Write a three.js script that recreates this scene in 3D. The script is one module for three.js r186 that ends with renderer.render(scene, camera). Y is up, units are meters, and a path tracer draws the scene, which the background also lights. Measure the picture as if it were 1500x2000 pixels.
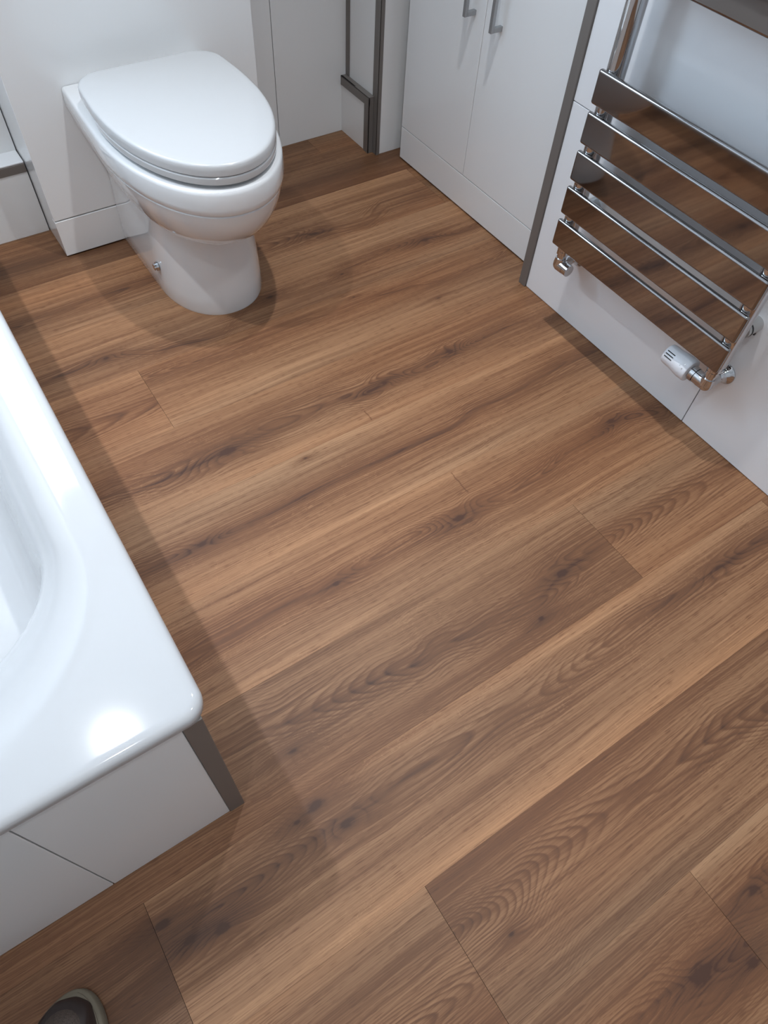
import * as THREE from 'three';
import { RoundedBoxGeometry } from 'three/addons/geometries/RoundedBoxGeometry.js';
import { RectAreaLightUniformsLib } from 'three/addons/lights/RectAreaLightUniformsLib.js';
import { mergeGeometries, mergeVertices, toCreasedNormals } from 'three/addons/utils/BufferGeometryUtils.js';

// ---------------------------------------------------------------- camera, lights, exposure
const scene = new THREE.Scene();
scene.background = new THREE.Color(0x000000);
const S = 1.19;                                    // eye height in metres; distances below measured in eye heights are multiplied by S
const camera = new THREE.PerspectiveCamera(2 * Math.atan(1000 / 1371.88) * 180 / Math.PI, 0.75, 0.02, 50);
camera.position.set(0, S, 0);
camera.quaternion.setFromRotationMatrix(new THREE.Matrix4().makeBasis(
  new THREE.Vector3(0.834979, 0.047768, 0.548205),
  new THREE.Vector3(0.428326, 0.56901, -0.701971),
  new THREE.Vector3(-0.345466, 0.820942, 0.454651)));
scene.add(camera);
const renderer = new THREE.WebGLRenderer({ antialias: true });
renderer.toneMapping = THREE.LinearToneMapping;
renderer.toneMappingExposure = 0.263;
renderer.shadowMap.enabled = true;

const CEIL = 2.4;
const LAMPS = [                                    // recessed ceiling downlights: x, z, candela, cone half angle
  [-0.290, -1.160, 27, 0.74, 'over the far half of the bath'],
  [-0.290, 0.060, 8, 1.1, 'over the near end of the bath'],
  [0.770, -1.000, 26, 0.70, 'in front of the toilet and cupboard'],
  [0.770, 0.060, 12.5, 0.95, 'beside the towel radiator wall'],
];
const LAMP_COLOR = new THREE.Color().setRGB(0.93, 0.96, 1.0);
// daylight through the frosted window above the boxing at the bath's far end (outside the frame)
const WIN = { x0: -0.60, x1: 0.14, y0: 1.06, y1: 1.98 };
const DAY = new THREE.Color().setRGB(0.60, 0.79, 1.0);
RectAreaLightUniformsLib.init();
const daylight = new THREE.RectAreaLight(DAY, 31, WIN.x1 - WIN.x0 - 0.08, WIN.y1 - WIN.y0 - 0.08);
daylight.name = 'daylight'; daylight.position.set((WIN.x0 + WIN.x1) / 2, (WIN.y0 + WIN.y1) / 2, -1.994); daylight.lookAt((WIN.x0 + WIN.x1) / 2, (WIN.y0 + WIN.y1) / 2, 0); scene.add(daylight);

// ---------------------------------------------------------------- helpers
function rng(seed) { let a = seed >>> 0; return () => { a = (a + 0x6D2B79F5) | 0; let t = Math.imul(a ^ (a >>> 15), 1 | a); t = (t + Math.imul(t ^ (t >>> 7), 61 | t)) ^ t; return ((t ^ (t >>> 14)) >>> 0) / 4294967296; }; }
const taken = {};
function numbered(n) { if (!(n in taken)) { taken[n] = 0; return n; } taken[n]++; return n + '_' + String(taken[n]).padStart(3, '0'); }
function mesh(name, geo, mat, parent) {
  const m = new THREE.Mesh(geo, mat); m.name = parent ? name : numbered(name); m.castShadow = m.receiveShadow = true; (parent || scene).add(m); return m;
}
function group(name, x = 0, y = 0, z = 0, parent) { const g = new THREE.Group(); g.name = parent ? name : numbered(name); g.position.set(x, y, z); (parent || scene).add(g); return g; }
function tag(o, label, category, grp) { o.userData.label = label; o.userData.category = category; if (grp) o.userData.group = grp; return o; }
function structure(o, label) { o.userData.kind = 'structure'; if (label) o.userData.label = label; return o; }
// box from min / max corners
function bx(x0, y0, z0, x1, y1, z1, r = 0) {
  const w = x1 - x0, h = y1 - y0, d = z1 - z0;
  const g = r > 0 ? new RoundedBoxGeometry(w, h, d, 2, Math.min(r, w / 2.01, h / 2.01, d / 2.01)) : new THREE.BoxGeometry(w, h, d);
  g.translate((x0 + x1) / 2, (y0 + y1) / 2, (z0 + z1) / 2); return g;
}
function cyl(r0, r1, h, seg = 32) { return new THREE.CylinderGeometry(r0, r1, h, seg); }
function merge(list) { return mergeGeometries(list.map(g => { const n = g.index ? g.toNonIndexed() : g; for (const k of Object.keys(n.attributes)) if (!['position', 'normal', 'uv'].includes(k)) n.deleteAttribute(k); return n; })); }
// sections: [{y, p:[[x,z],...]}] bottom to top, same point count, closed loops (seen from above, running left side -> front -> right side)
function loft(sections, { capTop = true, capBottom = true, crease = 0.7 } = {}) {
  const n = sections[0].p.length, pos = [], idx = [];
  for (const s of sections) for (const q of s.p) pos.push(q[0], q.length > 2 ? q[2] : s.y, q[1]);
  for (let i = 0; i < sections.length - 1; i++) for (let j = 0; j < n; j++) {
    const a = i * n + j, b = i * n + (j + 1) % n, c = a + n, d = b + n;
    idx.push(a, b, d, a, d, c);
  }
  const cap = (i, up) => {
    const s = sections[i]; let cx = 0, cz = 0, cy = 0;
    for (const q of s.p) { cx += q[0] / n; cz += q[1] / n; cy += (q.length > 2 ? q[2] : s.y) / n; }
    const c = pos.length / 3; pos.push(cx, cy, cz);
    for (let j = 0; j < n; j++) { const a = i * n + j, b = i * n + (j + 1) % n; up ? idx.push(a, b, c) : idx.push(b, a, c); }
  };
  if (capTop) cap(sections.length - 1, true);
  if (capBottom) cap(0, false);
  let g = new THREE.BufferGeometry();
  g.setAttribute('position', new THREE.Float32BufferAttribute(pos, 3)); g.setIndex(idx);
  g.scale(1000, 1000, 1000); g = toCreasedNormals(g, crease); g.scale(0.001, 0.001, 0.001);   // worked in millimetres so that close vertices stay apart
  const P = g.attributes.position, uv = new Float32Array(P.count * 2);
  for (let i = 0; i < P.count; i++) { uv[2 * i] = P.getX(i) + P.getY(i); uv[2 * i + 1] = P.getZ(i); }
  g.setAttribute('uv', new THREE.BufferAttribute(uv, 2));
  return g;
}
// value noise
const TAB = new Float32Array(65536); { const r = rng(77); for (let i = 0; i < 65536; i++) TAB[i] = r() * 2 - 1; }
function n2(x, y) {
  const xi = Math.floor(x), yi = Math.floor(y); let fx = x - xi, fy = y - yi; fx = fx * fx * (3 - 2 * fx); fy = fy * fy * (3 - 2 * fy);
  const a = (xi & 255) | ((yi & 255) << 8), b = ((xi + 1) & 255) | ((yi & 255) << 8), c = (xi & 255) | (((yi + 1) & 255) << 8), d = ((xi + 1) & 255) | (((yi + 1) & 255) << 8);
  const p = TAB[a] + (TAB[b] - TAB[a]) * fx, q = TAB[c] + (TAB[d] - TAB[c]) * fx; return p + (q - p) * fy;
}
function n1(x, s) { return n2(x, s * 17.13); }

// ---------------------------------------------------------------- materials
const std = (o) => new THREE.MeshStandardMaterial(o);
const phys = (o) => new THREE.MeshPhysicalMaterial(o);
const rgb = (r, g, b) => new THREE.Color().setRGB(r, g, b);
const M = {
  paint: std({ color: rgb(0.87, 0.87, 0.86), roughness: 0.7 }),
  ceiling: std({ color: rgb(0.88, 0.88, 0.87), roughness: 0.85 }),
  gloss: phys({ color: rgb(0.85, 0.85, 0.845), roughness: 0.22, clearcoat: 0.5, clearcoatRoughness: 0.08 }),
  panel: phys({ color: rgb(0.86, 0.86, 0.85), roughness: 0.3, clearcoat: 0.3, clearcoatRoughness: 0.12 }),
  tile: phys({ color: rgb(0.86, 0.86, 0.87), roughness: 0.22, clearcoat: 0.5, clearcoatRoughness: 0.07 }),
  grout: std({ color: rgb(0.30, 0.29, 0.28), roughness: 0.9 }),
  silicone: std({ color: rgb(0.72, 0.72, 0.70), roughness: 0.4 }),
  joint: std({ color: rgb(0.10, 0.095, 0.09), roughness: 0.9 }),
  trim: std({ color: rgb(0.20, 0.18, 0.165), roughness: 0.42, metalness: 0.25 }),
  ceramic: phys({ color: rgb(0.74, 0.74, 0.74), roughness: 0.12, clearcoat: 1, clearcoatRoughness: 0.03 }),
  seat: phys({ color: rgb(0.56, 0.56, 0.56), roughness: 0.25, clearcoat: 0.6, clearcoatRoughness: 0.12 }),
  acrylic: phys({ color: rgb(0.575, 0.575, 0.578), roughness: 0.07 }),
  chrome: std({ color: rgb(0.60, 0.60, 0.61), roughness: 0.035, metalness: 1 }),
  slat: std({ color: rgb(0.31, 0.295, 0.29), roughness: 0.04, metalness: 1 }),
  brushed: std({ color: rgb(0.42, 0.43, 0.44), roughness: 0.3, metalness: 0.9 }),
  plastic: std({ color: rgb(0.80, 0.81, 0.84), roughness: 0.35 }),
  black: std({ color: rgb(0.02, 0.02, 0.02), roughness: 0.6 }),
  steel: std({ color: rgb(0.55, 0.55, 0.54), roughness: 0.3, metalness: 0.9 }),
  subfloor: std({ color: rgb(0.035, 0.022, 0.015), roughness: 0.9 }),
  lampRim: std({ color: rgb(0.7, 0.7, 0.7), roughness: 0.3, metalness: 0.6 }),
  dayPane: std({ color: rgb(0.8, 0.8, 0.8), emissive: DAY, emissiveIntensity: 8, roughness: 0.4 }),
  lampGlow: std({ color: rgb(0.9, 0.9, 0.9), emissive: LAMP_COLOR, emissiveIntensity: 45, roughness: 0.5 }),
};

// ---------------------------------------------------------------- room dimensions (metres)
const XL = -0.70, XR = 1.037 * S, ZB = -1.69 * S, ZF = 1.10;

// ---------------------------------------------------------------- floor: oak planks
const floor = structure(mesh('floor', bx(XL, -0.06, ZB, 1.52, -0.006, ZF), M.subfloor), 'oak-look plank floor');
const PW = 0.2077, PL = 1.397, Z0 = -0.2594;
const JOINT = { '-10': 0.40, '-9': 1.09, '-8': -0.02, '-7': -0.12, '-6': -0.08, '-5': 0.2285, '-4': -0.03, '-3': -0.10, '-2': -0.05, '-1': 0.8518, 0: -0.1845, 1: 0.176, 2: 0.534, 3: 0.90, 4: -0.20, 5: 0.30, 6: 0.75, 7: 0.1 };
// marks of the timber print: x, z, radius, darkness
const KNOTS = [
  [0.299, -0.968, 0.020, 1.0], [0.153, -0.782, 0.009, 0.8], [0.330, -0.567, 0.008, 0.8], [0.906, -0.977, 0.011, 0.9], [0.625, -0.565, 0.014, 1.0],
  [0.719, -0.353, 0.012, 0.9], [0.621, -0.300, 0.007, 0.8], [0.107, -0.334, 0.012, 0.7], [0.096, -0.241, 0.016, 1.1], [0.123, -0.191, 0.010, 0.8], [0.058, -0.234, 0.006, 0.9],
  [-0.172, -0.219, 0.012, 1.2], [-0.102, -0.167, 0.011, 1.2], [-0.148, -0.180, 0.008, 1.0], [0.447, 0.259, 0.020, 1.2], [0.522, 0.291, 0.010, 1.1], [0.598, 0.229, 0.011, 0.9],
  [0.247, 0.069, 0.006, 0.9], [0.854, -1.561, 0.011, 1.1], [1.116, -1.384, 0.012, 1.0], [0.707, -0.968, 0.010, 0.8], [0.659, -0.965, 0.008, 0.7], [0.620, -1.379, 0.011, 0.9],
  [0.831, -1.368, 0.006, 0.8], [0.808, -1.271, 0.004, 0.8], [1.091, -0.600, 0.010, 0.9], [0.433, -0.866, 0.006, 0.8], [0.181, -1.374, 0.007, 0.8], [1.000, -1.157, 0.009, 0.6], [0.997, -0.195, 0.010, 0.4],
];
// courses of the dark heartwood streaks, as x, z points
const STREAKS = [[[0.1,-0.573],[0.226,-0.574],[0.326,-0.569],[0.378,-0.57],[0.506,-0.574],[0.635,-0.559],[0.683,-0.566],[0.758,-0.555],[0.836,-0.559],[0.954,-0.578],[1.044,-0.58],[1.094,-0.591]],
  [[0.062,-0.394],[0.138,-0.377],[0.232,-0.37],[0.288,-0.365],[0.371,-0.35],[0.423,-0.359],[0.507,-0.345],[0.622,-0.330],[0.719,-0.350],[0.756,-0.358],[0.843,-0.361]],
  [[0.084,-0.786],[0.157,-0.78],[0.269,-0.779],[0.399,-0.782],[0.515,-0.782],[0.646,-0.777],[0.745,-0.774],[0.844,-0.788],[0.933,-0.784],[0.977,-0.785],[1.133,-0.798]],
  [[0.174,-0.966],[0.299,-0.968],[0.445,-0.971],[0.555,-0.978],[0.655,-0.96],[0.716,-0.974],[0.806,-0.957],[0.92,-0.974],[1.084,-0.974]],
  [[-0.02,-0.198],[0.128,-0.195],[0.227,-0.196],[0.303,-0.192],[0.414,-0.191],[0.514,-0.188],[0.679,-0.194],[0.768,-0.198],[0.89,-0.194],[1.071,-0.192]],
  [[0.189,0.024],[0.273,0.034],[0.339,0.023],[0.446,0.024],[0.548,0.022],[0.595,0.027],[0.739,0.031]],
  [[0.744,-1.573],[0.818,-1.573],[0.872,-1.554],[0.987,-1.534]],
  [[0.57,-1.25],[0.656,-1.249],[0.728,-1.243],[0.808,-1.248],[0.959,-1.233],[1.046,-1.213],[1.208,-1.219]],
  [[0.875,-1.381],[0.998,-1.39],[1.116,-1.384],[1.225,-1.359]],
  [[0.073,-1.367],[0.179,-1.374],[0.321,-1.331],[0.432,-1.309]],
  [[0.318,0.243],[0.376,0.246],[0.448,0.257],[0.524,0.269]]];
// short cross cracks: x, z from, z to
const CRACKS = [[0.681, -0.670, -0.608], [0.617, -0.918, -0.886]];
// per plank: tone, warmth, centre of the dark heartwood band (m from the back edge), strength, tone at back edge / front edge
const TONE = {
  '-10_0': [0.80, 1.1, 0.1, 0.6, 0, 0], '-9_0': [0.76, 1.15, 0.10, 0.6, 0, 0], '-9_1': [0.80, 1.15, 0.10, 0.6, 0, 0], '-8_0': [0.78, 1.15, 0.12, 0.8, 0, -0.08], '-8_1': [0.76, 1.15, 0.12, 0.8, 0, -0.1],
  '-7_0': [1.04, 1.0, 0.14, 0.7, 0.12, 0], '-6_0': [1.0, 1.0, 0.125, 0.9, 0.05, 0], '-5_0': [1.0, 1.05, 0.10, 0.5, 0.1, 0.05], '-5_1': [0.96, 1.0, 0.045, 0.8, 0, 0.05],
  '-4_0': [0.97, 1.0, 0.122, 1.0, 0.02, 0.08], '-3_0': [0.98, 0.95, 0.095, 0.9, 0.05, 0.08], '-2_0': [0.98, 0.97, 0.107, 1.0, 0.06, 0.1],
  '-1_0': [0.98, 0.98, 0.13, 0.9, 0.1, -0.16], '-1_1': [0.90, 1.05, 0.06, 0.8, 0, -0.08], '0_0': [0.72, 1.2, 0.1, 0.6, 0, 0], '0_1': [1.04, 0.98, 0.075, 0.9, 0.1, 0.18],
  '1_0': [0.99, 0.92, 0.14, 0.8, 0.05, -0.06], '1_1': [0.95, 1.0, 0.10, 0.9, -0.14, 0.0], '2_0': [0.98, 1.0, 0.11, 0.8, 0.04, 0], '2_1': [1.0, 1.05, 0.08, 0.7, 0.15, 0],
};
const TW = 2048, TH = 304;
function plankTexture(seed, x0, zBack, tone) {
  const [T, warm, vcBase, heart, eBack, eFront] = tone;
  const data = new Uint8Array(TW * TH * 4);
  const r = rng(seed * 7919 + 13), o1 = r() * 200, o2 = r() * 200, o3 = r() * 200, o4 = r() * 200;
  const knots = KNOTS.filter(k => k[0] > x0 - 0.1 && k[0] < x0 + PL + 0.1 && k[1] > zBack - 0.01 && k[1] < zBack + PW + 0.01).map(k => [k[0] - x0, k[1] - zBack, k[2], k[3]]);
  for (let i = 0; i < 2; i++) { const u = r() * PL, v = 0.03 + r() * 0.15; if (!knots.length) knots.push([u, v, 0.006 + r() * 0.006, 0.7]); }
  const inRow = STREAKS.filter(t => t.some(q => q[0] > x0 && q[0] < x0 + PL && q[1] > zBack + 0.004 && q[1] < zBack + PW - 0.004)).map(t => t.map(q => [q[0] - x0, q[1] - zBack])), cracks = CRACKS.filter(c => c[0] > x0 && c[0] < x0 + PL && c[1] > zBack - 0.002 && c[1] < zBack + PW);
  const sp = 0.0035 + r() * 0.0010, depAmp = 0.045 + r() * 0.02, f1 = 1.2 + r() * 0.5;
  const C0 = [0.490, 0.264, 0.132], C1 = [0.190, 0.082, 0.036], C2 = [0.075, 0.032, 0.018];
  for (let i = 0; i < TW; i++) {
    const u = (i + 0.5) / TW * PL;
    let vc = vcBase + 0.022 * n1(u * 1.5 + o1, 3) + 0.008 * n1(u * 5 + o2, 5);
    let sv = -1, sa = 0;
    for (const t of inRow) {
      const a = t[0][0], b = t[t.length - 1][0]; if (u < a - 0.12 || u > b + 0.12) continue;
      let i2 = 1; while (i2 < t.length - 1 && t[i2][0] < u) i2++;
      const p = t[i2 - 1], q = t[i2]; let f = Math.max(0, Math.min(1, (u - p[0]) / (q[0] - p[0]))); f = f * f * (3 - 2 * f);
      sv = p[1] + (q[1] - p[1]) * f + 0.0025 * n1(u * 9 + o1, 23); sa = Math.min(1, (u - a + 0.12) / 0.14, (b + 0.12 - u) / 0.14);
      vc = vc + (sv - vc) * Math.max(0, Math.min(1, sa * 1.5));
    }
    const sw = 0.0035 + 0.0022 * n1(u * 11 + o3, 29), sk = sa * (0.19 + 0.18 * n1(u * 6.5 + o4, 31));
    const dep = 0.012 + depAmp * n1(u * f1 + o3, 7) + 0.010 * n1(u * 4.2 + o4, 9);
    const heartU = heart * (0.62 + 0.5 * n1(u * 1.9 + o4, 11));
    const wide = 0.026 + 0.014 * n1(u * 2.3 + o2, 13);
    const flow = 0.010 * n1(u * 1.1 + o2, 19);
    for (let j = 0; j < TH; j++) {
      const v = PW * (1 - (j + 0.5) / TH);
      let vv = v + 0.0035 * n2(u * 5 + o1, v * 34 + o2) + 0.0010 * n2(u * 18 + o2, v * 130 + o3) + 0.00022 * n2(u * 110 + o3, v * 380);
      let kd = 0, push = 0, kcore = 0;
      for (const k of knots) {
        const du = (u - k[0]) / (k[2] * 3.4), dv = (v - k[1]) / (k[2] * 1.15), q = du * du + dv * dv;
        if (q < 60) {
          const e = Math.exp(-q * 0.55); push += k[2] * 1.3 * e; kd += k[3] * 0.36 * Math.exp(-q * 0.5); const hu = (u - k[0]) / (k[2] * 9), hv = (v - k[1]) / (k[2] * 2.3); kd += k[3] * 0.20 * Math.exp(-(hu * hu + hv * hv));
          const c = ((u - k[0]) * (u - k[0]) / (k[2] * k[2] * 0.75) + (v - k[1]) * (v - k[1]) / (k[2] * k[2] * 0.22)) * (1 + 0.3 * n2(u * 200 + o1, v * 300 + o2));
          if (c < 8) kcore += k[3] * 0.85 * Math.exp(-c * 1.15);
        }
      }
      const dvv = vv - vc + flow;
      const d = Math.sqrt(dvv * dvv + dep * dep) + push;
      const t = d / sp + 0.35 * n2(u * 3 + o3, v * 40 + o1); const fr = t - Math.floor(t);
      let ring = fr < 0.82 ? Math.pow(fr / 0.82, 3.2) : (1 - (fr - 0.82) / 0.18);
      const near = Math.exp(-(dvv * dvv) / (0.034 * 0.034));
      ring *= (0.45 + 0.95 * near) * (0.75 + 0.5 * n2(u * 7 + o4, v * 30 + o3));
      const vs = vv + push * 0.5;
      const fib = 0.55 * n2(u * 5 + o2, vs * 640 + o1) + 0.62 * n2(u * 15 + o1, vs * 1300 + o4);
      const mid = n2(u * 2.0 + o3, vs * 95 + o4) * 0.6 + n2(u * 4.5 + o1, vs * 230 + o2) * 0.5;
      const broad = n2(u * 1.3 + o4, v * 17 + o1);
      const pore = n2(u * 48 + o1, vs * 1250 + o2);
      const patch = n2(u * 6 + o2, v * 26 + o4);
      const fx = n2(u * 210 + o3 + 2.5 * n2(u * 70 + o1, v * 120), v * 260 + o1), fleck = patch > 0.12 ? Math.max(0, 1 - Math.abs(fx - 0.35) * 9) * Math.min(1, (patch - 0.12) * 2.5) * (0.5 + 0.5 * n2(u * 40, v * 60 + o2)) : 0;
      let k = 0.40 + 0.11 * broad + 0.15 * mid + 0.17 * fib + 0.35 * ring + (sk > 0 ? sk * Math.exp(-(v - sv) * (v - sv) / (sw * sw)) : 0) + heartU * 0.30 * Math.exp(-(dvv * dvv) / (wide * wide)) + kd * 0.62 + kcore - fleck * 0.22;
      for (const c of cracks) { const du = Math.abs(u + x0 - c[0] - 0.0015 * n1(v * 90, 5)); if (du < 0.002 && v + zBack > c[1] && v + zBack < c[2]) k += 0.38 * (1 - du / 0.002); }
      if (pore > 0.45) k += (pore - 0.45) * 0.5;
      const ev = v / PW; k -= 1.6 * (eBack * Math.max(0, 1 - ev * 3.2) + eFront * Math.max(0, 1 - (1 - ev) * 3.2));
      k = Math.max(0, Math.min(1.35, k));
      let R, G, B;
      if (k < 0.62) { const a = k / 0.62; R = C0[0] + (C1[0] - C0[0]) * a; G = C0[1] + (C1[1] - C0[1]) * a; B = C0[2] + (C1[2] - C0[2]) * a; }
      else { const a = Math.min(1, (k - 0.62) / 0.7); R = C1[0] + (C2[0] - C1[0]) * a; G = C1[1] + (C2[1] - C1[1]) * a; B = C1[2] + (C2[2] - C1[2]) * a; }
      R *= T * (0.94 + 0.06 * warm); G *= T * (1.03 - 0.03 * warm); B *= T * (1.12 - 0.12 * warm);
      const hue = n2(u * 2.2 + o1, v * 12 + o3) * 0.07; R *= 1 + hue; B *= 1 - hue;
      const q = (j * TW + i) * 4;
      data[q] = 255 * Math.pow(Math.min(1, R), 1 / 2.2); data[q + 1] = 255 * Math.pow(Math.min(1, G), 1 / 2.2); data[q + 2] = 255 * Math.pow(Math.min(1, B), 1 / 2.2); data[q + 3] = 255;
    }
  }
  const tex = new THREE.DataTexture(data, TW, TH, THREE.RGBAFormat); tex.colorSpace = THREE.SRGBColorSpace; tex.magFilter = THREE.LinearFilter; tex.minFilter = THREE.LinearMipmapLinearFilter; tex.generateMipmaps = true; tex.needsUpdate = true;
  return tex;
}
{
  const spare = [];
  for (let k = -9; k <= 6; k++) {
    const zb = Z0 + k * PW, zf = zb + PW, j0 = JOINT[k] - 2 * PL; let n = 0;
    for (let i = 0; i < 5; i++) {
      const xs = j0 + i * PL, xe = xs + PL, a = Math.max(xs + 0.0003, XL), b = Math.min(xe - 0.0003, 1.50), z0 = Math.max(zb + 0.0001, ZB), z1 = Math.min(zf - 0.0001, ZF);
      if (b - a < 0.02 || z1 - z0 < 0.01) continue;
      const hidden = (k >= 3) || (b < 0.05 && k < -1) || (a > 1.25);
      let mat;
      if (hidden && spare.length) mat = spare[(k * 3 + i + 60) % spare.length];
      else {
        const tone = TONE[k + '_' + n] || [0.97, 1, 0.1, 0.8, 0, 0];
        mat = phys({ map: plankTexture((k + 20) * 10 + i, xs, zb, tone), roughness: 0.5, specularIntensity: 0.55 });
        spare.push(mat);
      }
      if (!hidden) n++;
      const g = bx(a, -0.006, z0, b, 0, z1), P = g.attributes.position, U = g.attributes.uv;
      for (let q = 0; q < P.count; q++) U.setXY(q, (P.getX(q) - xs) / PL, (zf - P.getZ(q)) / PW);
      mesh('plank', g, mat, floor);
    }
  }
}

// ---------------------------------------------------------------- room shell
const around = (x0, x1, z0, z1, y0, y1, w) => [bx(x0, y0, z0, w.x0, y1, z1), bx(w.x1, y0, z0, x1, y1, z1), bx(w.x0, y0, z0, w.x1, w.y0, z1), bx(w.x0, w.y1, z0, w.x1, y1, z1)];
{
  const wb = structure(mesh('wall_back', merge(around(XL - 0.1, 1.6, ZB - 0.12, ZB - 0.006, 0, CEIL, WIN)), M.joint), 'white panelled wall behind the toilet');
  mesh('panel', bx(0.30, 0, ZB - 0.006, 0.8345 * S - 0.001, CEIL, ZB, 0.0006), M.panel, wb);
  mesh('panel', bx(0.8345 * S + 0.001, 0, ZB - 0.006, 1.52, CEIL, ZB, 0.0006), M.panel, wb);
  mesh('panel', merge(around(XL, 0.298, ZB - 0.006, ZB, 0, CEIL, WIN)), M.panel, wb);
  const wn = structure(group('window_1', 0, 0, 0), 'white framed frosted window above the boxing at the bath end');
  const f = 0.04, { x0, x1, y0, y1 } = WIN, za = ZB - 0.05, zb = ZB - 0.004;
  mesh('window_frame', merge([bx(x0, y0, za, x0 + f, y1, zb, 0.003), bx(x1 - f, y0, za, x1, y1, zb, 0.003), bx(x0 + f, y0, za, x1 - f, y0 + f, zb, 0.003), bx(x0 + f, y1 - f, za, x1 - f, y1, zb, 0.003)]), M.plastic, wn);
  mesh('frosted_pane', bx(x0 + f, y0 + f, ZB - 0.03, x1 - f, y1 - f, ZB - 0.024), M.dayPane, wn);
}
const wr = structure(mesh('wall_right', bx(XR + 0.008, 0, -0.924 * S, XR + 0.30, CEIL, ZF + 0.1), M.grout), 'white large-format tiled wall behind the towel radiator');
{
  const zA = -0.906 * S, zJ = -0.431 * S, yJ = 0.401 * S, T = 0.6, g = 0.0010;
  let zs = [zA, zJ]; while (zs[zs.length - 1] < ZF) zs.push(Math.min(ZF, zs[zs.length - 1] + 0.90));
  for (const [y0, y1] of [[0, yJ], [yJ, yJ + 0.60], [yJ + 0.60, yJ + 1.2], [yJ + 1.2, CEIL]])
    for (let i = 0; i < zs.length - 1; i++) mesh('tile', bx(XR, y0 + (y0 ? g : 0.0015), zs[i] + (i ? g : 0), XR + 0.008, y1 - g, zs[i + 1] - g, 0.0008), M.tile, wr);
}
structure(mesh('wall_left', bx(XL - 0.12, 0, ZB - 0.12, XL, CEIL, ZF + 0.1), M.paint), 'white wall along the bath');
structure(mesh('wall_front', bx(XL - 0.12, 0, ZF, 1.6, CEIL, ZF + 0.12), M.paint), 'white wall behind the viewer');
structure(mesh('wall_alcove', bx(1.50, 0, ZB, 1.60, CEIL, -0.924 * S), M.paint), 'white wall behind the cupboard');
structure(mesh('ceiling', bx(XL - 0.12, CEIL, ZB - 0.12, 1.6, CEIL + 0.1, ZF + 0.12), M.ceiling), 'flat white ceiling');
// corner profile where the tiled wall starts, beside the cupboard
structure(mesh('trim_1', merge([bx(XR - 0.005, 0, -0.924 * S - 0.002, XR + 0.008, CEIL, -0.906 * S - 0.0005, 0.0015), bx(XR - 0.005, 0, -0.924 * S - 0.004, XR + 0.03, CEIL, -0.924 * S, 0.001)]), M.trim), 'grey-brown corner profile between cupboard and tiled wall');

// ---------------------------------------------------------------- pipe boxing, right corner
{
  const b = group('pipe_boxing'); tag(b, 'white panelled pipe boxing with grey-brown edge trims in the corner beside the cupboard', 'boxing');
  const x0 = 1.041 * S, zf = -1.5365 * S, x1 = 1.495;
  mesh('panel', bx(x0, 0, ZB, x1, CEIL - 0.001, zf, 0.001), M.panel, b);
  mesh('corner_trim', merge([bx(x0 - 0.003, 0, zf - 0.028, x0 + 0.001, CEIL - 0.001, zf + 0.003, 0.001), bx(x0 - 0.003, 0, zf - 0.001, x0 + 0.0095, CEIL - 0.001, zf + 0.003, 0.001)]), M.trim, b);
  const lx = 1.026 * S, lf = -1.553 * S, ly = 0.1415 * S;
  mesh('low_panel', bx(lx, 0, ZB, x0, ly - 0.002, lf - 0.003, 0.001), M.panel, b);
  mesh('ledge_trim', merge([bx(lx - 0.003, 0.119 * S, ZB, lx + 0.002, ly, lf, 0.0008), bx(lx - 0.003, ly - 0.003, ZB, x0 - 0.001, ly, lf, 0.0008)]), M.trim, b);
  mesh('end_trim', merge([bx(lx - 0.003, 0, -1.575 * S, lx + 0.001, 0.1195 * S, lf, 0.0008), bx(lx - 0.003, 0, lf - 0.003, x0 - 0.003, ly - 0.003, lf, 0.0008)]), M.trim, b);
  mesh('inner_trim', bx(x0 - 0.003, ly, ZB, x0, CEIL - 0.001, ZB + 0.020, 0.0008), M.trim, b);
}
// ---------------------------------------------------------------- pipe boxing with ledge, left of the toilet unit
{
  const b = group('pipe_boxing'); tag(b, 'low white boxing with a tiled ledge and grey-brown edge between bath and toilet unit', 'boxing');
  const zf = -1.62 * S, top = 0.1635 * S, xr = 0.1945 * S;
  mesh('front_panel', bx(XL + 0.001, 0, ZB + 0.001, xr, 0.141 * S, zf, 0.001), M.panel, b);
  mesh('edge_trim', bx(XL + 0.001, 0.141 * S, ZB + 0.001, xr, 0.1595 * S, zf + 0.002, 0.001), M.trim, b);
  mesh('ledge_tile', bx(XL + 0.001, 0.1595 * S, ZB + 0.001, xr, top, zf + 0.001, 0.002), M.tile, b);
  mesh('back_panel', merge(around(XL + 0.001, xr, ZB + 0.001, -1.671 * S, top, CEIL - 0.001, WIN)), M.panel, b);
}

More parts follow.
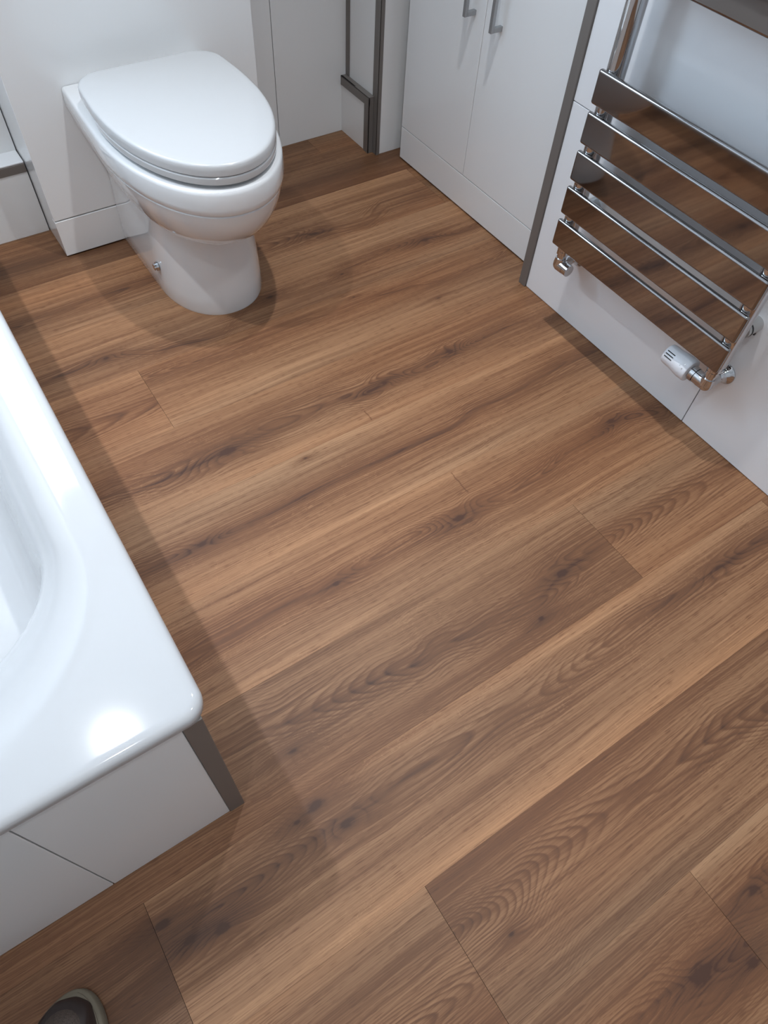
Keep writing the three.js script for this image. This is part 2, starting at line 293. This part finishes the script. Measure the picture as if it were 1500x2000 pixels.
// ---------------------------------------------------------------- toilet unit (furniture housing the cistern)
const WX0 = 0.196 * S, WX1 = 0.700 * S, WZ = -1.503 * S;
{
  const u = group('toilet_unit', (WX0 + WX1) / 2, 0, WZ); tag(u, 'tall glossy white cistern unit behind the toilet', 'cabinet');
  const cx = (WX0 + WX1) / 2, hw = (WX1 - WX0) / 2, back = ZB - WZ + 0.002;
  mesh('plinth', bx(-hw, 0.004, -0.020, hw, 0.0855 * S - 0.0015, 0.001, 0.0012), M.gloss, u);
  mesh('front_panel', bx(-hw, 0.0855 * S + 0.0015, -0.019, hw, 1.16, 0, 0.0015), M.gloss, u);
  mesh('side_panel', bx(-hw + 0.0005, 0.003, back, -hw + 0.018, 1.16, -0.0205, 0.001), M.gloss, u);
  mesh('side_panel', bx(hw - 0.018, 0.003, back, hw - 0.0005, 1.16, -0.0205, 0.001), M.gloss, u);
  mesh('worktop', bx(-hw, 1.162, back, hw, 1.184, 0.012, 0.003), M.gloss, u);
}

// ---------------------------------------------------------------- storage cupboard on the right
{
  const X = 1.088 * S, z0 = -1.4945 * S, z1 = -0.9265 * S, zg = -1.233 * S, py = 0.083 * S, H = 1.95;
  const c = group('storage_cupboard', X, 0, (z0 + z1) / 2); tag(c, 'tall white two-door cupboard with slim bar handles in the right alcove', 'cupboard');
  const L = z => z - (z0 + z1) / 2;
  mesh('carcass', bx(0.0195, 0.02, L(z0), 0.20, H, L(z1), 0.001), M.gloss, c);
  mesh('plinth', bx(0, 0.0045, L(z0), 0.018, py - 0.001, L(z1), 0.0012), M.gloss, c);
  for (const [a, b, hz, nm] of [[z0, zg - 0.001, -1.267 * S, 'far'], [zg + 0.001, z1, -1.181 * S, 'near']]) {
    const d = mesh('door', bx(0, py + 0.001, L(a), 0.018, H, L(b), 0.0012), M.gloss, c);
    const hy = 0.408 * S, hl = 0.20, s = 0.0048, off = 0.030;
    mesh('handle', merge([bx(-off - s, hy, L(hz) - s, -off + s, hy + hl, L(hz) + s, 0.0008), bx(-off + s * 0.5, hy, L(hz) - s, 0.0005, hy + 0.011, L(hz) + s, 0.0008), bx(-off + s * 0.5, hy + hl - 0.011, L(hz) - s, 0.0005, hy + hl, L(hz) + s, 0.0008)]), M.brushed, d);
  }
}

// ---------------------------------------------------------------- toilet
{
  const XC = 0.4395 * S, t = group('toilet', XC, 0, WZ); tag(t, 'white back-to-wall toilet with closed lid', 'toilet');
  const z = h => h * S - WZ;                               // eye-height z to local z (0 at the unit front, growing towards the viewer)
  // D outline: straight sides from the wall, then a half ellipse to the tip
  const dee = (a, zc, tip, e = 2.0, zb = 0.0015, aBack = a) => {
    const p = []; const n = 8, m = 48;
    for (let i = 0; i < n; i++) { const f = i / n; p.push([-(aBack + (a - aBack) * f), zb + (zc - zb) * f]); }
    for (let i = 0; i <= m; i++) {
      const th = Math.PI * i / m, c = Math.cos(th), s = Math.sin(th);
      p.push([-a * Math.sign(c) * Math.pow(Math.abs(c), 2 / e), zc + (tip - zc) * Math.pow(Math.max(0, s), 2 / e)]);
    }
    for (let i = n - 1; i >= 0; i--) { const f = i / n; p.push([aBack + (a - aBack) * f, zb + (zc - zb) * f]); }
    return p;
  };
  const zc = z(-1.305), tip = z(-1.041);
  const ped = [[0, 0.1285, z(-1.152)], [0.006, 0.1305, z(-1.151)], [0.05, 0.1295, z(-1.153)], [0.12, 0.1275, z(-1.163)], [0.17, 0.1260, z(-1.172)], [0.215, 0.1260, z(-1.174)], [0.25, 0.1310, z(-1.165)], [0.30, 0.1420, z(-1.14)]]
    .map(([y, a, tp]) => ({ y, p: dee(a, z(-1.305), tp, 2.15) }));
  const prof = [[0.212, 0.100, 0.150], [0.217, 0.116, 0.188], [0.225, 0.127, 0.214], [0.238, 0.138, 0.239], [0.256, 0.149, 0.262], [0.278, 0.160, 0.282], [0.303, 0.170, 0.298], [0.326, 0.1770, 0.307], [0.3445, 0.1800, 0.3110],
    [0.3465, 0.1785, 0.3095], [0.3485, 0.1803, 0.3122], [0.353, 0.1838, 0.3162], [0.364, 0.1858, 0.3178], [0.382, 0.1852, 0.3165], [0.394, 0.1843, 0.3155], [0.3985, 0.1830, 0.3140], [0.4012, 0.1805, 0.3115], [0.4022, 0.1770, 0.3070], [0.4024, 0.150, 0.27]]
    .map(([y, a, l]) => ({ y, p: dee(a, zc, zc + l + 0.010, 2.1, 0.0015, a - 0.009) }));
  mesh('pan', merge([loft(ped, { crease: 0.6 }), loft(prof, { crease: 0.6 })]), M.ceramic, t);
  // seat and lid outline with rounded back corners
  const lidOutline = (inset, zBack) => {
    const a = 0.1735 - inset, r = Math.max(0.005, 0.066 - inset), zb = zBack + inset, c0 = z(-1.30), b = z(-1.0385) - inset - c0, p = [];
    const aB = a - 0.006;
    for (let i = 0; i <= 10; i++) { const th = Math.PI / 2 * i / 10; p.push([-(aB - r) - r * Math.sin(th), zb + r - r * Math.cos(th)]); }
    for (let i = 1; i < 6; i++) { const f = i / 6; p.push([-(aB + (a - aB) * Math.sin(f * Math.PI / 2)), zb + r + (c0 - zb - r) * f]); }
    for (let i = 0; i <= 52; i++) { const th = Math.PI * i / 52; p.push([-a * Math.cos(th), c0 + b * Math.pow(Math.max(0, Math.sin(th)), 0.93)]); }
    for (let i = 5; i >= 1; i--) { const f = i / 6; p.push([aB + (a - aB) * Math.sin(f * Math.PI / 2), zb + r + (c0 - zb - r) * f]); }
    for (let i = 10; i >= 0; i--) { const th = Math.PI / 2 * i / 10; p.push([(aB - r) + r * Math.sin(th), zb + r - r * Math.cos(th)]); }
    return p;
  };
  const zBk = z(-1.442);
  const shells = (list, zb) => list.map(([y, i]) => ({ y, p: lidOutline(i, zb) }));
  mesh('seat', loft(shells([[0.4105, 0.010], [0.4105, 0.003], [0.4120, 0.0012], [0.416, 0.0006], [0.4240, 0.0008], [0.4265, 0.003], [0.4268, 0.012]], zBk + 0.06), { crease: 0.6 }), M.seat, t);
  mesh('lid', loft(shells([[0.4285, 0.012], [0.4285, 0.0015], [0.4300, 0.0002], [0.440, 0.0], [0.4475, 0.0008], [0.4505, 0.0025], [0.4522, 0.0055], [0.4528, 0.009], [0.4534, 0.020], [0.4542, 0.05], [0.4546, 0.09]], zBk), { crease: 0.6 }), M.seat, t);
  for (const s of [-1, 1]) mesh('hinge', bx(s * 0.085 - 0.024, 0.4025, zBk + 0.008, s * 0.085 + 0.024, 0.4285, zBk + 0.055, 0.006), M.seat, t);
  for (const y of [0.4065]) for (const [sx, sz] of [[-0.12, z(-1.2)], [0.12, z(-1.2)], [-0.05, z(-1.075)], [0.05, z(-1.075)]]) { const g = cyl(0.008, 0.008, 0.0085, 12); g.translate(sx, y, sz); mesh('bumper', g, M.plastic, t); }
  // chrome fixing cap low on the flank
  for (const s of [-1]) {
    const g = merge([cyl(0.0105, 0.0115, 0.005, 24), (() => { const q = cyl(0.0085, 0.0085, 0.006, 24); q.translate(0, 0.005, 0); return q; })()]);
    g.rotateZ(-s * Math.PI / 2); g.translate(s * 0.1310, 0.068 * S, z(-1.283)); mesh('fixing_cap', g, M.chrome, t);
  }
}

// ---------------------------------------------------------------- bath
const BX1 = 0.0118 * S, BZ1 = -0.2540 * S, BZ0 = -1.612 * S, RIM = 0.361 * S;
const BATH = group('bathtub');
function rrect(x0, x1, z0, z1, rx, rz, y, m = 20, k = 16) {       // corner arcs (elliptical) joined by straight runs
  const p = [], cs = [[x1 - rx, z1 - rz, 0], [x0 + rx, z1 - rz, 1], [x0 + rx, z0 + rz, 2], [x1 - rx, z0 + rz, 3]];
  const arcs = cs.map(([cx, cz, q]) => { const a = []; for (let i = 0; i <= m; i++) { const th = Math.PI / 2 * (q + i / m); a.push([cx + rx * Math.cos(th), cz + rz * Math.sin(th)]); } return a; });
  for (let q = 0; q < 4; q++) { p.push(...arcs[q]); const a = arcs[q][m], b = arcs[(q + 1) % 4][0]; for (let i = 1; i < k; i++) p.push([a[0] + (b[0] - a[0]) * i / k, a[1] + (b[1] - a[1]) * i / k]); }
  return { y, p: p.reverse() };
}
{
  const t = BATH; tag(t, 'glossy white bathtub with panelled sides along the left wall', 'bathtub');
  const x0 = XL + 0.002, sec = [];
  const out = (i, y) => rrect(x0 + i, BX1 - i, BZ0 + i, BZ1 - i, 0.028 - i * 0.9, 0.028 - i * 0.9, y);
  sec.push(out(0.020, RIM - 0.022), out(0.004, RIM - 0.024), out(0.0005, RIM - 0.020), out(0, RIM - 0.0105), out(0.00035, RIM - 0.0078), out(0.0014, RIM - 0.0052), out(0.0031, RIM - 0.0031), out(0.0052, RIM - 0.0016), out(0.0078, RIM - 0.0006), out(0.0115, RIM - 0.0001), out(0.0150, RIM), out(0.0165, RIM), out(0.018, RIM));
  // basin: right edge, viewer end, y below rim
  const ix = -0.036 * S, iz = -0.312 * S, xl = XL + 0.06, zl = BZ0 + 0.11;
  const inn = (dx, dz, y, rx = 0.23, rz = 0.20) => rrect(xl + dx * 0.9, ix - dx, zl + dz * 0.5, iz - dz, rx, rz, RIM - y);
  sec.push(inn(-0.026, -0.026, 0, 0.25, 0.214), inn(-0.0245, -0.0245, 0, 0.249, 0.213), inn(-0.020, -0.020, 0.0001, 0.245, 0.21), inn(-0.009, -0.008, 0.0008, 0.238, 0.205), inn(0.001, 0.005, 0.0035), inn(0.010, 0.018, 0.0085), inn(0.018, 0.033, 0.0165), inn(0.025, 0.050, 0.028), inn(0.031, 0.073, 0.043, 0.225, 0.195), inn(0.037, 0.099, 0.063, 0.215, 0.185), inn(0.045, 0.135, 0.095, 0.20, 0.17),
    inn(0.056, 0.178, 0.145, 0.17, 0.145), inn(0.067, 0.215, 0.195, 0.14, 0.12), inn(0.076, 0.243, 0.235, 0.115, 0.10), inn(0.084, 0.262, 0.260, 0.095, 0.085), inn(0.094, 0.278, 0.278, 0.08, 0.075), inn(0.110, 0.295, 0.290, 0.07, 0.065), inn(0.140, 0.330, 0.298, 0.06, 0.06), inn(0.180, 0.380, 0.300, 0.05, 0.05));
  mesh('shell', loft(sec, { capBottom: false, crease: 0.9 }), M.acrylic, t);
  const wf = cyl(0.034, 0.036, 0.006, 32); wf.translate((xl + ix) / 2, RIM - 0.298, zl + 0.33); mesh('waste_ring', wf, M.chrome, t);
}
// panels that close the bath below its rim (parts of the bath)
{
  const top = 0.3435 * S, zf = -0.2566 * S, x1 = 0.0024 * S, xt = -0.0184 * S, xj = -0.1768 * S, p = BATH;
  mesh('end_panel', bx(xj + 0.0008, 0.0025, zf - 0.012, xt, top, zf, 0.0012), M.panel, p);
  mesh('end_panel', bx(XL + 0.003, 0.0025, zf - 0.012, xj - 0.0008, top, zf, 0.0012), M.panel, p);
  mesh('panel_backing', bx(xj - 0.02, 0.002, zf - 0.016, xj + 0.02, top, zf - 0.0125), M.joint, p);
  mesh('corner_profile', merge([bx(xt + 0.0003, 0.0005, zf - 0.012, x1, top, zf + 0.0012, 0.0012), bx(x1 - 0.003, 0.0005, zf - 0.026, x1, top, zf - 0.011, 0.001)]), M.trim, p);
  const z0 = BZ0 + 0.002, z1 = zf - 0.027, zm = (z0 + z1) / 2;
  mesh('side_panel', bx(x1 - 0.014, 0.0025, z0, x1 - 0.004, top, zm - 0.001, 0.001), M.panel, p);
  mesh('side_panel', bx(x1 - 0.014, 0.0025, zm + 0.001, x1 - 0.004, top, z1, 0.001), M.panel, p);
}

// ---------------------------------------------------------------- towel radiator
{
  const XS = 0.962 * S, za = -0.806 * S, zb = -0.390 * S, zm = (za + zb) / 2, len = zb - za;
  const r = group('towel_radiator', XR, 0, zm); tag(r, 'chrome flat-panel towel radiator on the tiled wall', 'radiator');
  const L = x => x - XR, th = 0.0115, hs = 0.0525 * S;
  const slatG = new RoundedBoxGeometry(th, hs, len, 4, 0.0052);
  const tops = [0.507, 0.4425, 0.378, 0.3135, 0.249]; const upper = [0.688, 0.7525, 0.817, 0.8815, 0.946, 1.0105];
  for (const y of [...tops, ...upper]) { const s = mesh('slat', slatG, M.slat, r); s.position.set(L(XS) + th / 2, y * S - hs / 2, 0); }
  const zt = 0.1925 * S, xt = L(XS) + th + 0.0175;
  for (const s of [-1, 1]) {
    const g = cyl(0.0205, 0.0205, 1.018 * S - 0.198 * S, 40); g.scale(1, 1, 0.88); g.translate(xt, (1.018 + 0.198) / 2 * S, s * zt); mesh('upright', g, M.chrome, r);
    const c = merge([(() => { const q = cyl(0.0145, 0.0145, 0.016, 28); q.translate(0, 0, 0); return q; })()]); c.translate(xt, 0.1895 * S, s * zt); mesh('end_collar', c, M.chrome, r);
  }
  // wall brackets
  for (const s of [-1, 1]) for (const y of [0.262, 0.93]) {
    const d = -xt - 0.018; const g = cyl(0.0165, 0.0165, d, 32); g.rotateZ(Math.PI / 2); g.translate(-d / 2, y * S, s * zt);
    const b = mesh('bracket', g, M.steel, r);
    const ring = cyl(0.0172, 0.0172, 0.003, 32); ring.rotateZ(Math.PI / 2); ring.translate(-d * 0.75, y * S, s * zt); mesh('slot', ring, M.black, b);
    const scr = cyl(0.003, 0.003, 0.004, 12); scr.rotateX(Math.PI / 2); scr.translate(-d * 0.35, y * S - 0.010, s * zt + 0.0135); mesh('grub_screw', scr, M.black, b);
  }
  // angled valves: s = 1 thermostatic (near end), s = -1 lockshield (far end)
  for (const s of [1, -1]) {
    const zv = s * zt, yv = 0.150 * S, br = 0.0125;
    const parts = [];
    const up = cyl(0.0115, 0.0115, 0.026, 28); up.translate(xt, yv + 0.026, zv); parts.push(up);
    const nut = cyl(0.0150, 0.0150, 0.009, 6); nut.translate(xt, yv + 0.033, zv); parts.push(nut);
    const ball = new THREE.SphereGeometry(0.0155, 32, 20); ball.translate(xt, yv, zv); parts.push(ball);
    const neck = cyl(0.0150, 0.0155, 0.014, 32); neck.rotateX(Math.PI / 2); neck.translate(xt, yv, zv - s * 0.009); parts.push(neck);
    const drop = cyl(0.0135, 0.0155, 0.014, 32); drop.translate(xt, yv + 0.011, zv); parts.push(drop);
    const tail0 = cyl(0.0125, 0.0125, 0.030, 32); tail0.rotateZ(Math.PI / 2); tail0.translate(xt + 0.016, yv, zv); parts.push(tail0);
    const v = mesh(s > 0 ? 'thermostatic_valve' : 'lockshield_valve', merge(parts), M.chrome, r);
    const tl = -xt - 0.030; const pipe = cyl(0.0085, 0.0085, tl, 28); pipe.rotateZ(Math.PI / 2); pipe.translate(xt + 0.030 + tl / 2, yv, zv); mesh('tail_pipe', pipe, M.chrome, v);
    const ros = new THREE.LatheGeometry([[0.0088, 0.024], [0.0105, 0.022], [0.0115, 0.017], [0.014, 0.011], [0.0185, 0.0065], [0.0225, 0.004], [0.0238, 0.002], [0.024, 0.0002], [0.0088, 0.0002]].map(q => new THREE.Vector2(...q)), 40);
    ros.rotateZ(Math.PI / 2); ros.translate(-0.0005, yv, zv); mesh('wall_rosette', ros, M.chrome, v);
    if (s > 0) {
      const n1g = [cyl(0.0150, 0.0150, 0.011, 32), cyl(0.0165, 0.0165, 0.010, 24), cyl(0.0140, 0.0140, 0.006, 32)]; n1g[0].translate(0, 0.0215, 0); n1g[1].translate(0, 0.033, 0); n1g[2].translate(0, 0.041, 0);
      const gn = merge(n1g); gn.rotateX(-Math.PI / 2); gn.translate(xt, yv, zv); mesh('union_nut', gn, M.chrome, v);
      const head = new THREE.LatheGeometry([[0.0001, 0.1102], [0.0134, 0.1097], [0.0196, 0.1081], [0.0218, 0.1053], [0.0224, 0.1004], [0.0227, 0.0861], [0.0239, 0.0751], [0.0253, 0.0663], [0.0258, 0.0597], [0.0255, 0.0464], [0.0246, 0.0426], [0.0230, 0.0415], [0.0001, 0.0415]].reverse().map(q => new THREE.Vector2(...q)), 48);
      head.rotateX(-Math.PI / 2); head.translate(xt, yv, zv); const hd = mesh('valve_head', head, M.plastic, v); hd.userData.label = 'white plastic thermostatic head';
      const slots = [];
      for (let i = 0; i < 3; i++) { const a = (i - 1) * 0.27 + 0.15, g = new RoundedBoxGeometry(0.0022, 0.002, 0.021, 1, 0.0008); g.translate(0, 0.0226, 0); g.rotateZ(Math.PI / 2 * 0.52 + a); g.translate(xt, yv, zv - 0.092); slots.push(g); }
      for (const [a, zz] of [[0.75, 0.052], [1.15, 0.052], [1.02, 0.060]]) { const g = new RoundedBoxGeometry(0.0028, 0.0006, 0.0020, 1, 0.0002); g.translate(0, 0.0257, 0); g.rotateZ(a); g.translate(xt, yv, zv - zz); slots.push(g); }
      for (const g of slots.slice(0, 3)) mesh('vent_slot', g, M.black, v);
      for (const g of slots.slice(3)) mesh('scale_mark', g, M.steel, v);
    } else {
      const gc = [cyl(0.0148, 0.0148, 0.004, 32), cyl(0.0140, 0.0140, 0.014, 36)]; gc[0].translate(0, 0.017, 0); gc[1].translate(0, 0.0255, 0);
      const g = merge(gc); g.rotateX(Math.PI / 2); g.translate(xt, yv, zv); mesh('valve_cap', g, M.chrome, v);
    }
  }
}

// ---------------------------------------------------------------- shoe of the person standing at the bath
{
  const leatherTex = (() => {
    const w = 256, d = new Uint8Array(w * w * 4);
    for (let i = 0; i < w; i++) for (let j = 0; j < w; j++) {
      const k = 0.5 + 0.35 * n2(i / 26, j / 26) + 0.25 * n2(i / 9, j / 9) + 0.15 * n2(i / 3, j / 3), q = (j * w + i) * 4, a = Math.max(0, Math.min(1, k));
      d[q] = 36 + 70 * a; d[q + 1] = 30 + 60 * a; d[q + 2] = 27 + 54 * a; d[q + 3] = 255;
    }
    const t = new THREE.DataTexture(d, w, w, THREE.RGBAFormat); t.colorSpace = THREE.SRGBColorSpace; t.magFilter = THREE.LinearFilter; t.wrapS = t.wrapT = THREE.RepeatWrapping; t.repeat.set(12, 12); t.needsUpdate = true; return t;
  })();
  const leather = std({ map: leatherTex, roughness: 0.55 }), vamp = std({ color: rgb(0.030, 0.020, 0.018), roughness: 0.5 }), rubber = std({ color: rgb(0.165, 0.140, 0.100), roughness: 0.75 }), lace = std({ color: rgb(0.05, 0.035, 0.03), roughness: 0.9 });
  const s = group('shoe', -0.2905, 0, -0.205); tag(s, 'worn dark brown leather shoe with a grey rubber edge at the bottom of the photo', 'shoe');
  s.rotation.y = Math.atan2(-0.585, 0.811);                    // local +z runs from toe to heel
  const W = t => { const k = Math.max(0, t); const a = 0.0550 * Math.pow(Math.min(1, Math.sin(Math.min(1, k / 0.30) * Math.PI / 2)), 0.52); const mid = 1 - 0.24 * Math.exp(-Math.pow((k - 0.62) / 0.16, 2)) - 0.16 * Math.max(0, (k - 0.55) / 0.45); const end = Math.sqrt(Math.max(0, 1 - Math.pow(Math.max(0, (k - 0.86) / 0.14), 2))); return a * mid * end; };
  const LEN = 0.295;
  const outline = (inset, y) => { const p = [], n = 40; for (let i = 0; i <= n; i++) { const t = 0.5 - 0.5 * Math.cos(Math.PI * i / n), zz = inset + t * (LEN - 2 * inset); p.push([Math.max(0.0002, W(t) - inset), zz]); } for (let i = n; i >= 0; i--) { const t = 0.5 - 0.5 * Math.cos(Math.PI * i / n), zz = inset + t * (LEN - 2 * inset); p.push([-Math.max(0.0002, W(t) - inset), zz]); } return { y, p: p.reverse() }; };
  mesh('sole', loft([outline(0.003, 0.0005), outline(0.0005, 0.003), outline(0, 0.010), outline(0.0005, 0.026), outline(0.002, 0.028), outline(0.004, 0.0285)], { crease: 0.8 }), rubber, s);
  mesh('welt', loft([outline(0.0045, 0.0285), outline(0.0045, 0.0315), outline(0.006, 0.0325), outline(0.012, 0.0325)], { crease: 0.8 }), rubber, s);
  const up = (y, inset, zs, ze) => { const p = [], n = 40; for (let i = 0; i <= n; i++) { const t = 0.5 - 0.5 * Math.cos(Math.PI * i / n); const zz = zs + t * (ze - zs), tt = Math.max(0, Math.min(1, zz / LEN)); p.push([Math.max(0.0004, (W(tt) - inset) * Math.min(1, Math.sqrt(Math.max(0, (t * (1 - t)) * 60))) ), zz]); } const q = p.map(a => [-a[0], a[1]]).reverse(); return { y, p: [...p, ...q].reverse() }; };
  mesh('upper', loft([up(0.030, 0.008, 0.009, 0.288), up(0.045, 0.008, 0.011, 0.288), up(0.056, 0.011, 0.018, 0.287), up(0.064, 0.017, 0.040, 0.286), up(0.074, 0.021, 0.075, 0.285), up(0.086, 0.022, 0.115, 0.284), up(0.098, 0.021, 0.150, 0.284), up(0.108, 0.020, 0.172, 0.284)], { crease: 0.9 }), vamp, s);
  const toe = new THREE.SphereGeometry(1, 32, 16, 0, Math.PI * 2, 0, Math.PI / 2); toe.scale(0.034, 0.017, 0.046); toe.rotateX(-0.20); toe.translate(0, 0.0600, 0.066); mesh('toe_cap', toe, leather, s);
  const ton = new THREE.SphereGeometry(1, 24, 12, 0, Math.PI * 2, 0, Math.PI / 2); ton.scale(0.024, 0.012, 0.055); ton.rotateX(-0.36); ton.translate(0, 0.074, 0.125); mesh('tongue', ton, leather, s);
  for (let i = 0; i < 4; i++) { const g = new THREE.CapsuleGeometry(0.0028, 0.040, 4, 8); g.rotateZ(Math.PI / 2); g.translate(0, 0.079 + i * 0.0065, 0.100 + i * 0.018); mesh('lace', g, lace, s); }
}

// ---------------------------------------------------------------- ceiling downlights
for (const [x, z, cd, ang, where] of LAMPS) {
  const d = group('ceiling_downlight', x, CEIL, z); tag(d, 'round recessed ceiling downlight ' + where, 'downlight');
  const ring = new THREE.LatheGeometry([[0.030, -0.0005], [0.030, -0.004], [0.036, -0.0055], [0.042, -0.004], [0.0425, -0.0005]].map(q => new THREE.Vector2(...q)), 40); mesh('bezel', ring, M.lampRim, d);
  const glow = cyl(0.0298, 0.0298, 0.002, 32); glow.translate(0, -0.0015, 0); mesh('lens', glow, M.lampGlow, d);
  const s = new THREE.SpotLight(LAMP_COLOR, cd, 0, ang, 1.0, 2); s.name = 'beam'; s.position.set(0, -0.008, 0); s.castShadow = true; s.shadow.radius = 1.3; s.shadow.mapSize.set(2048, 2048); s.shadow.camera.near = 0.05; s.shadow.camera.far = 6; s.shadow.bias = -0.0005;
  const tg = new THREE.Object3D(); tg.name = 'beam_target'; tg.position.set(0, -2.4, 0); d.add(s); d.add(tg); s.target = tg;
}

renderer.render(scene, camera);
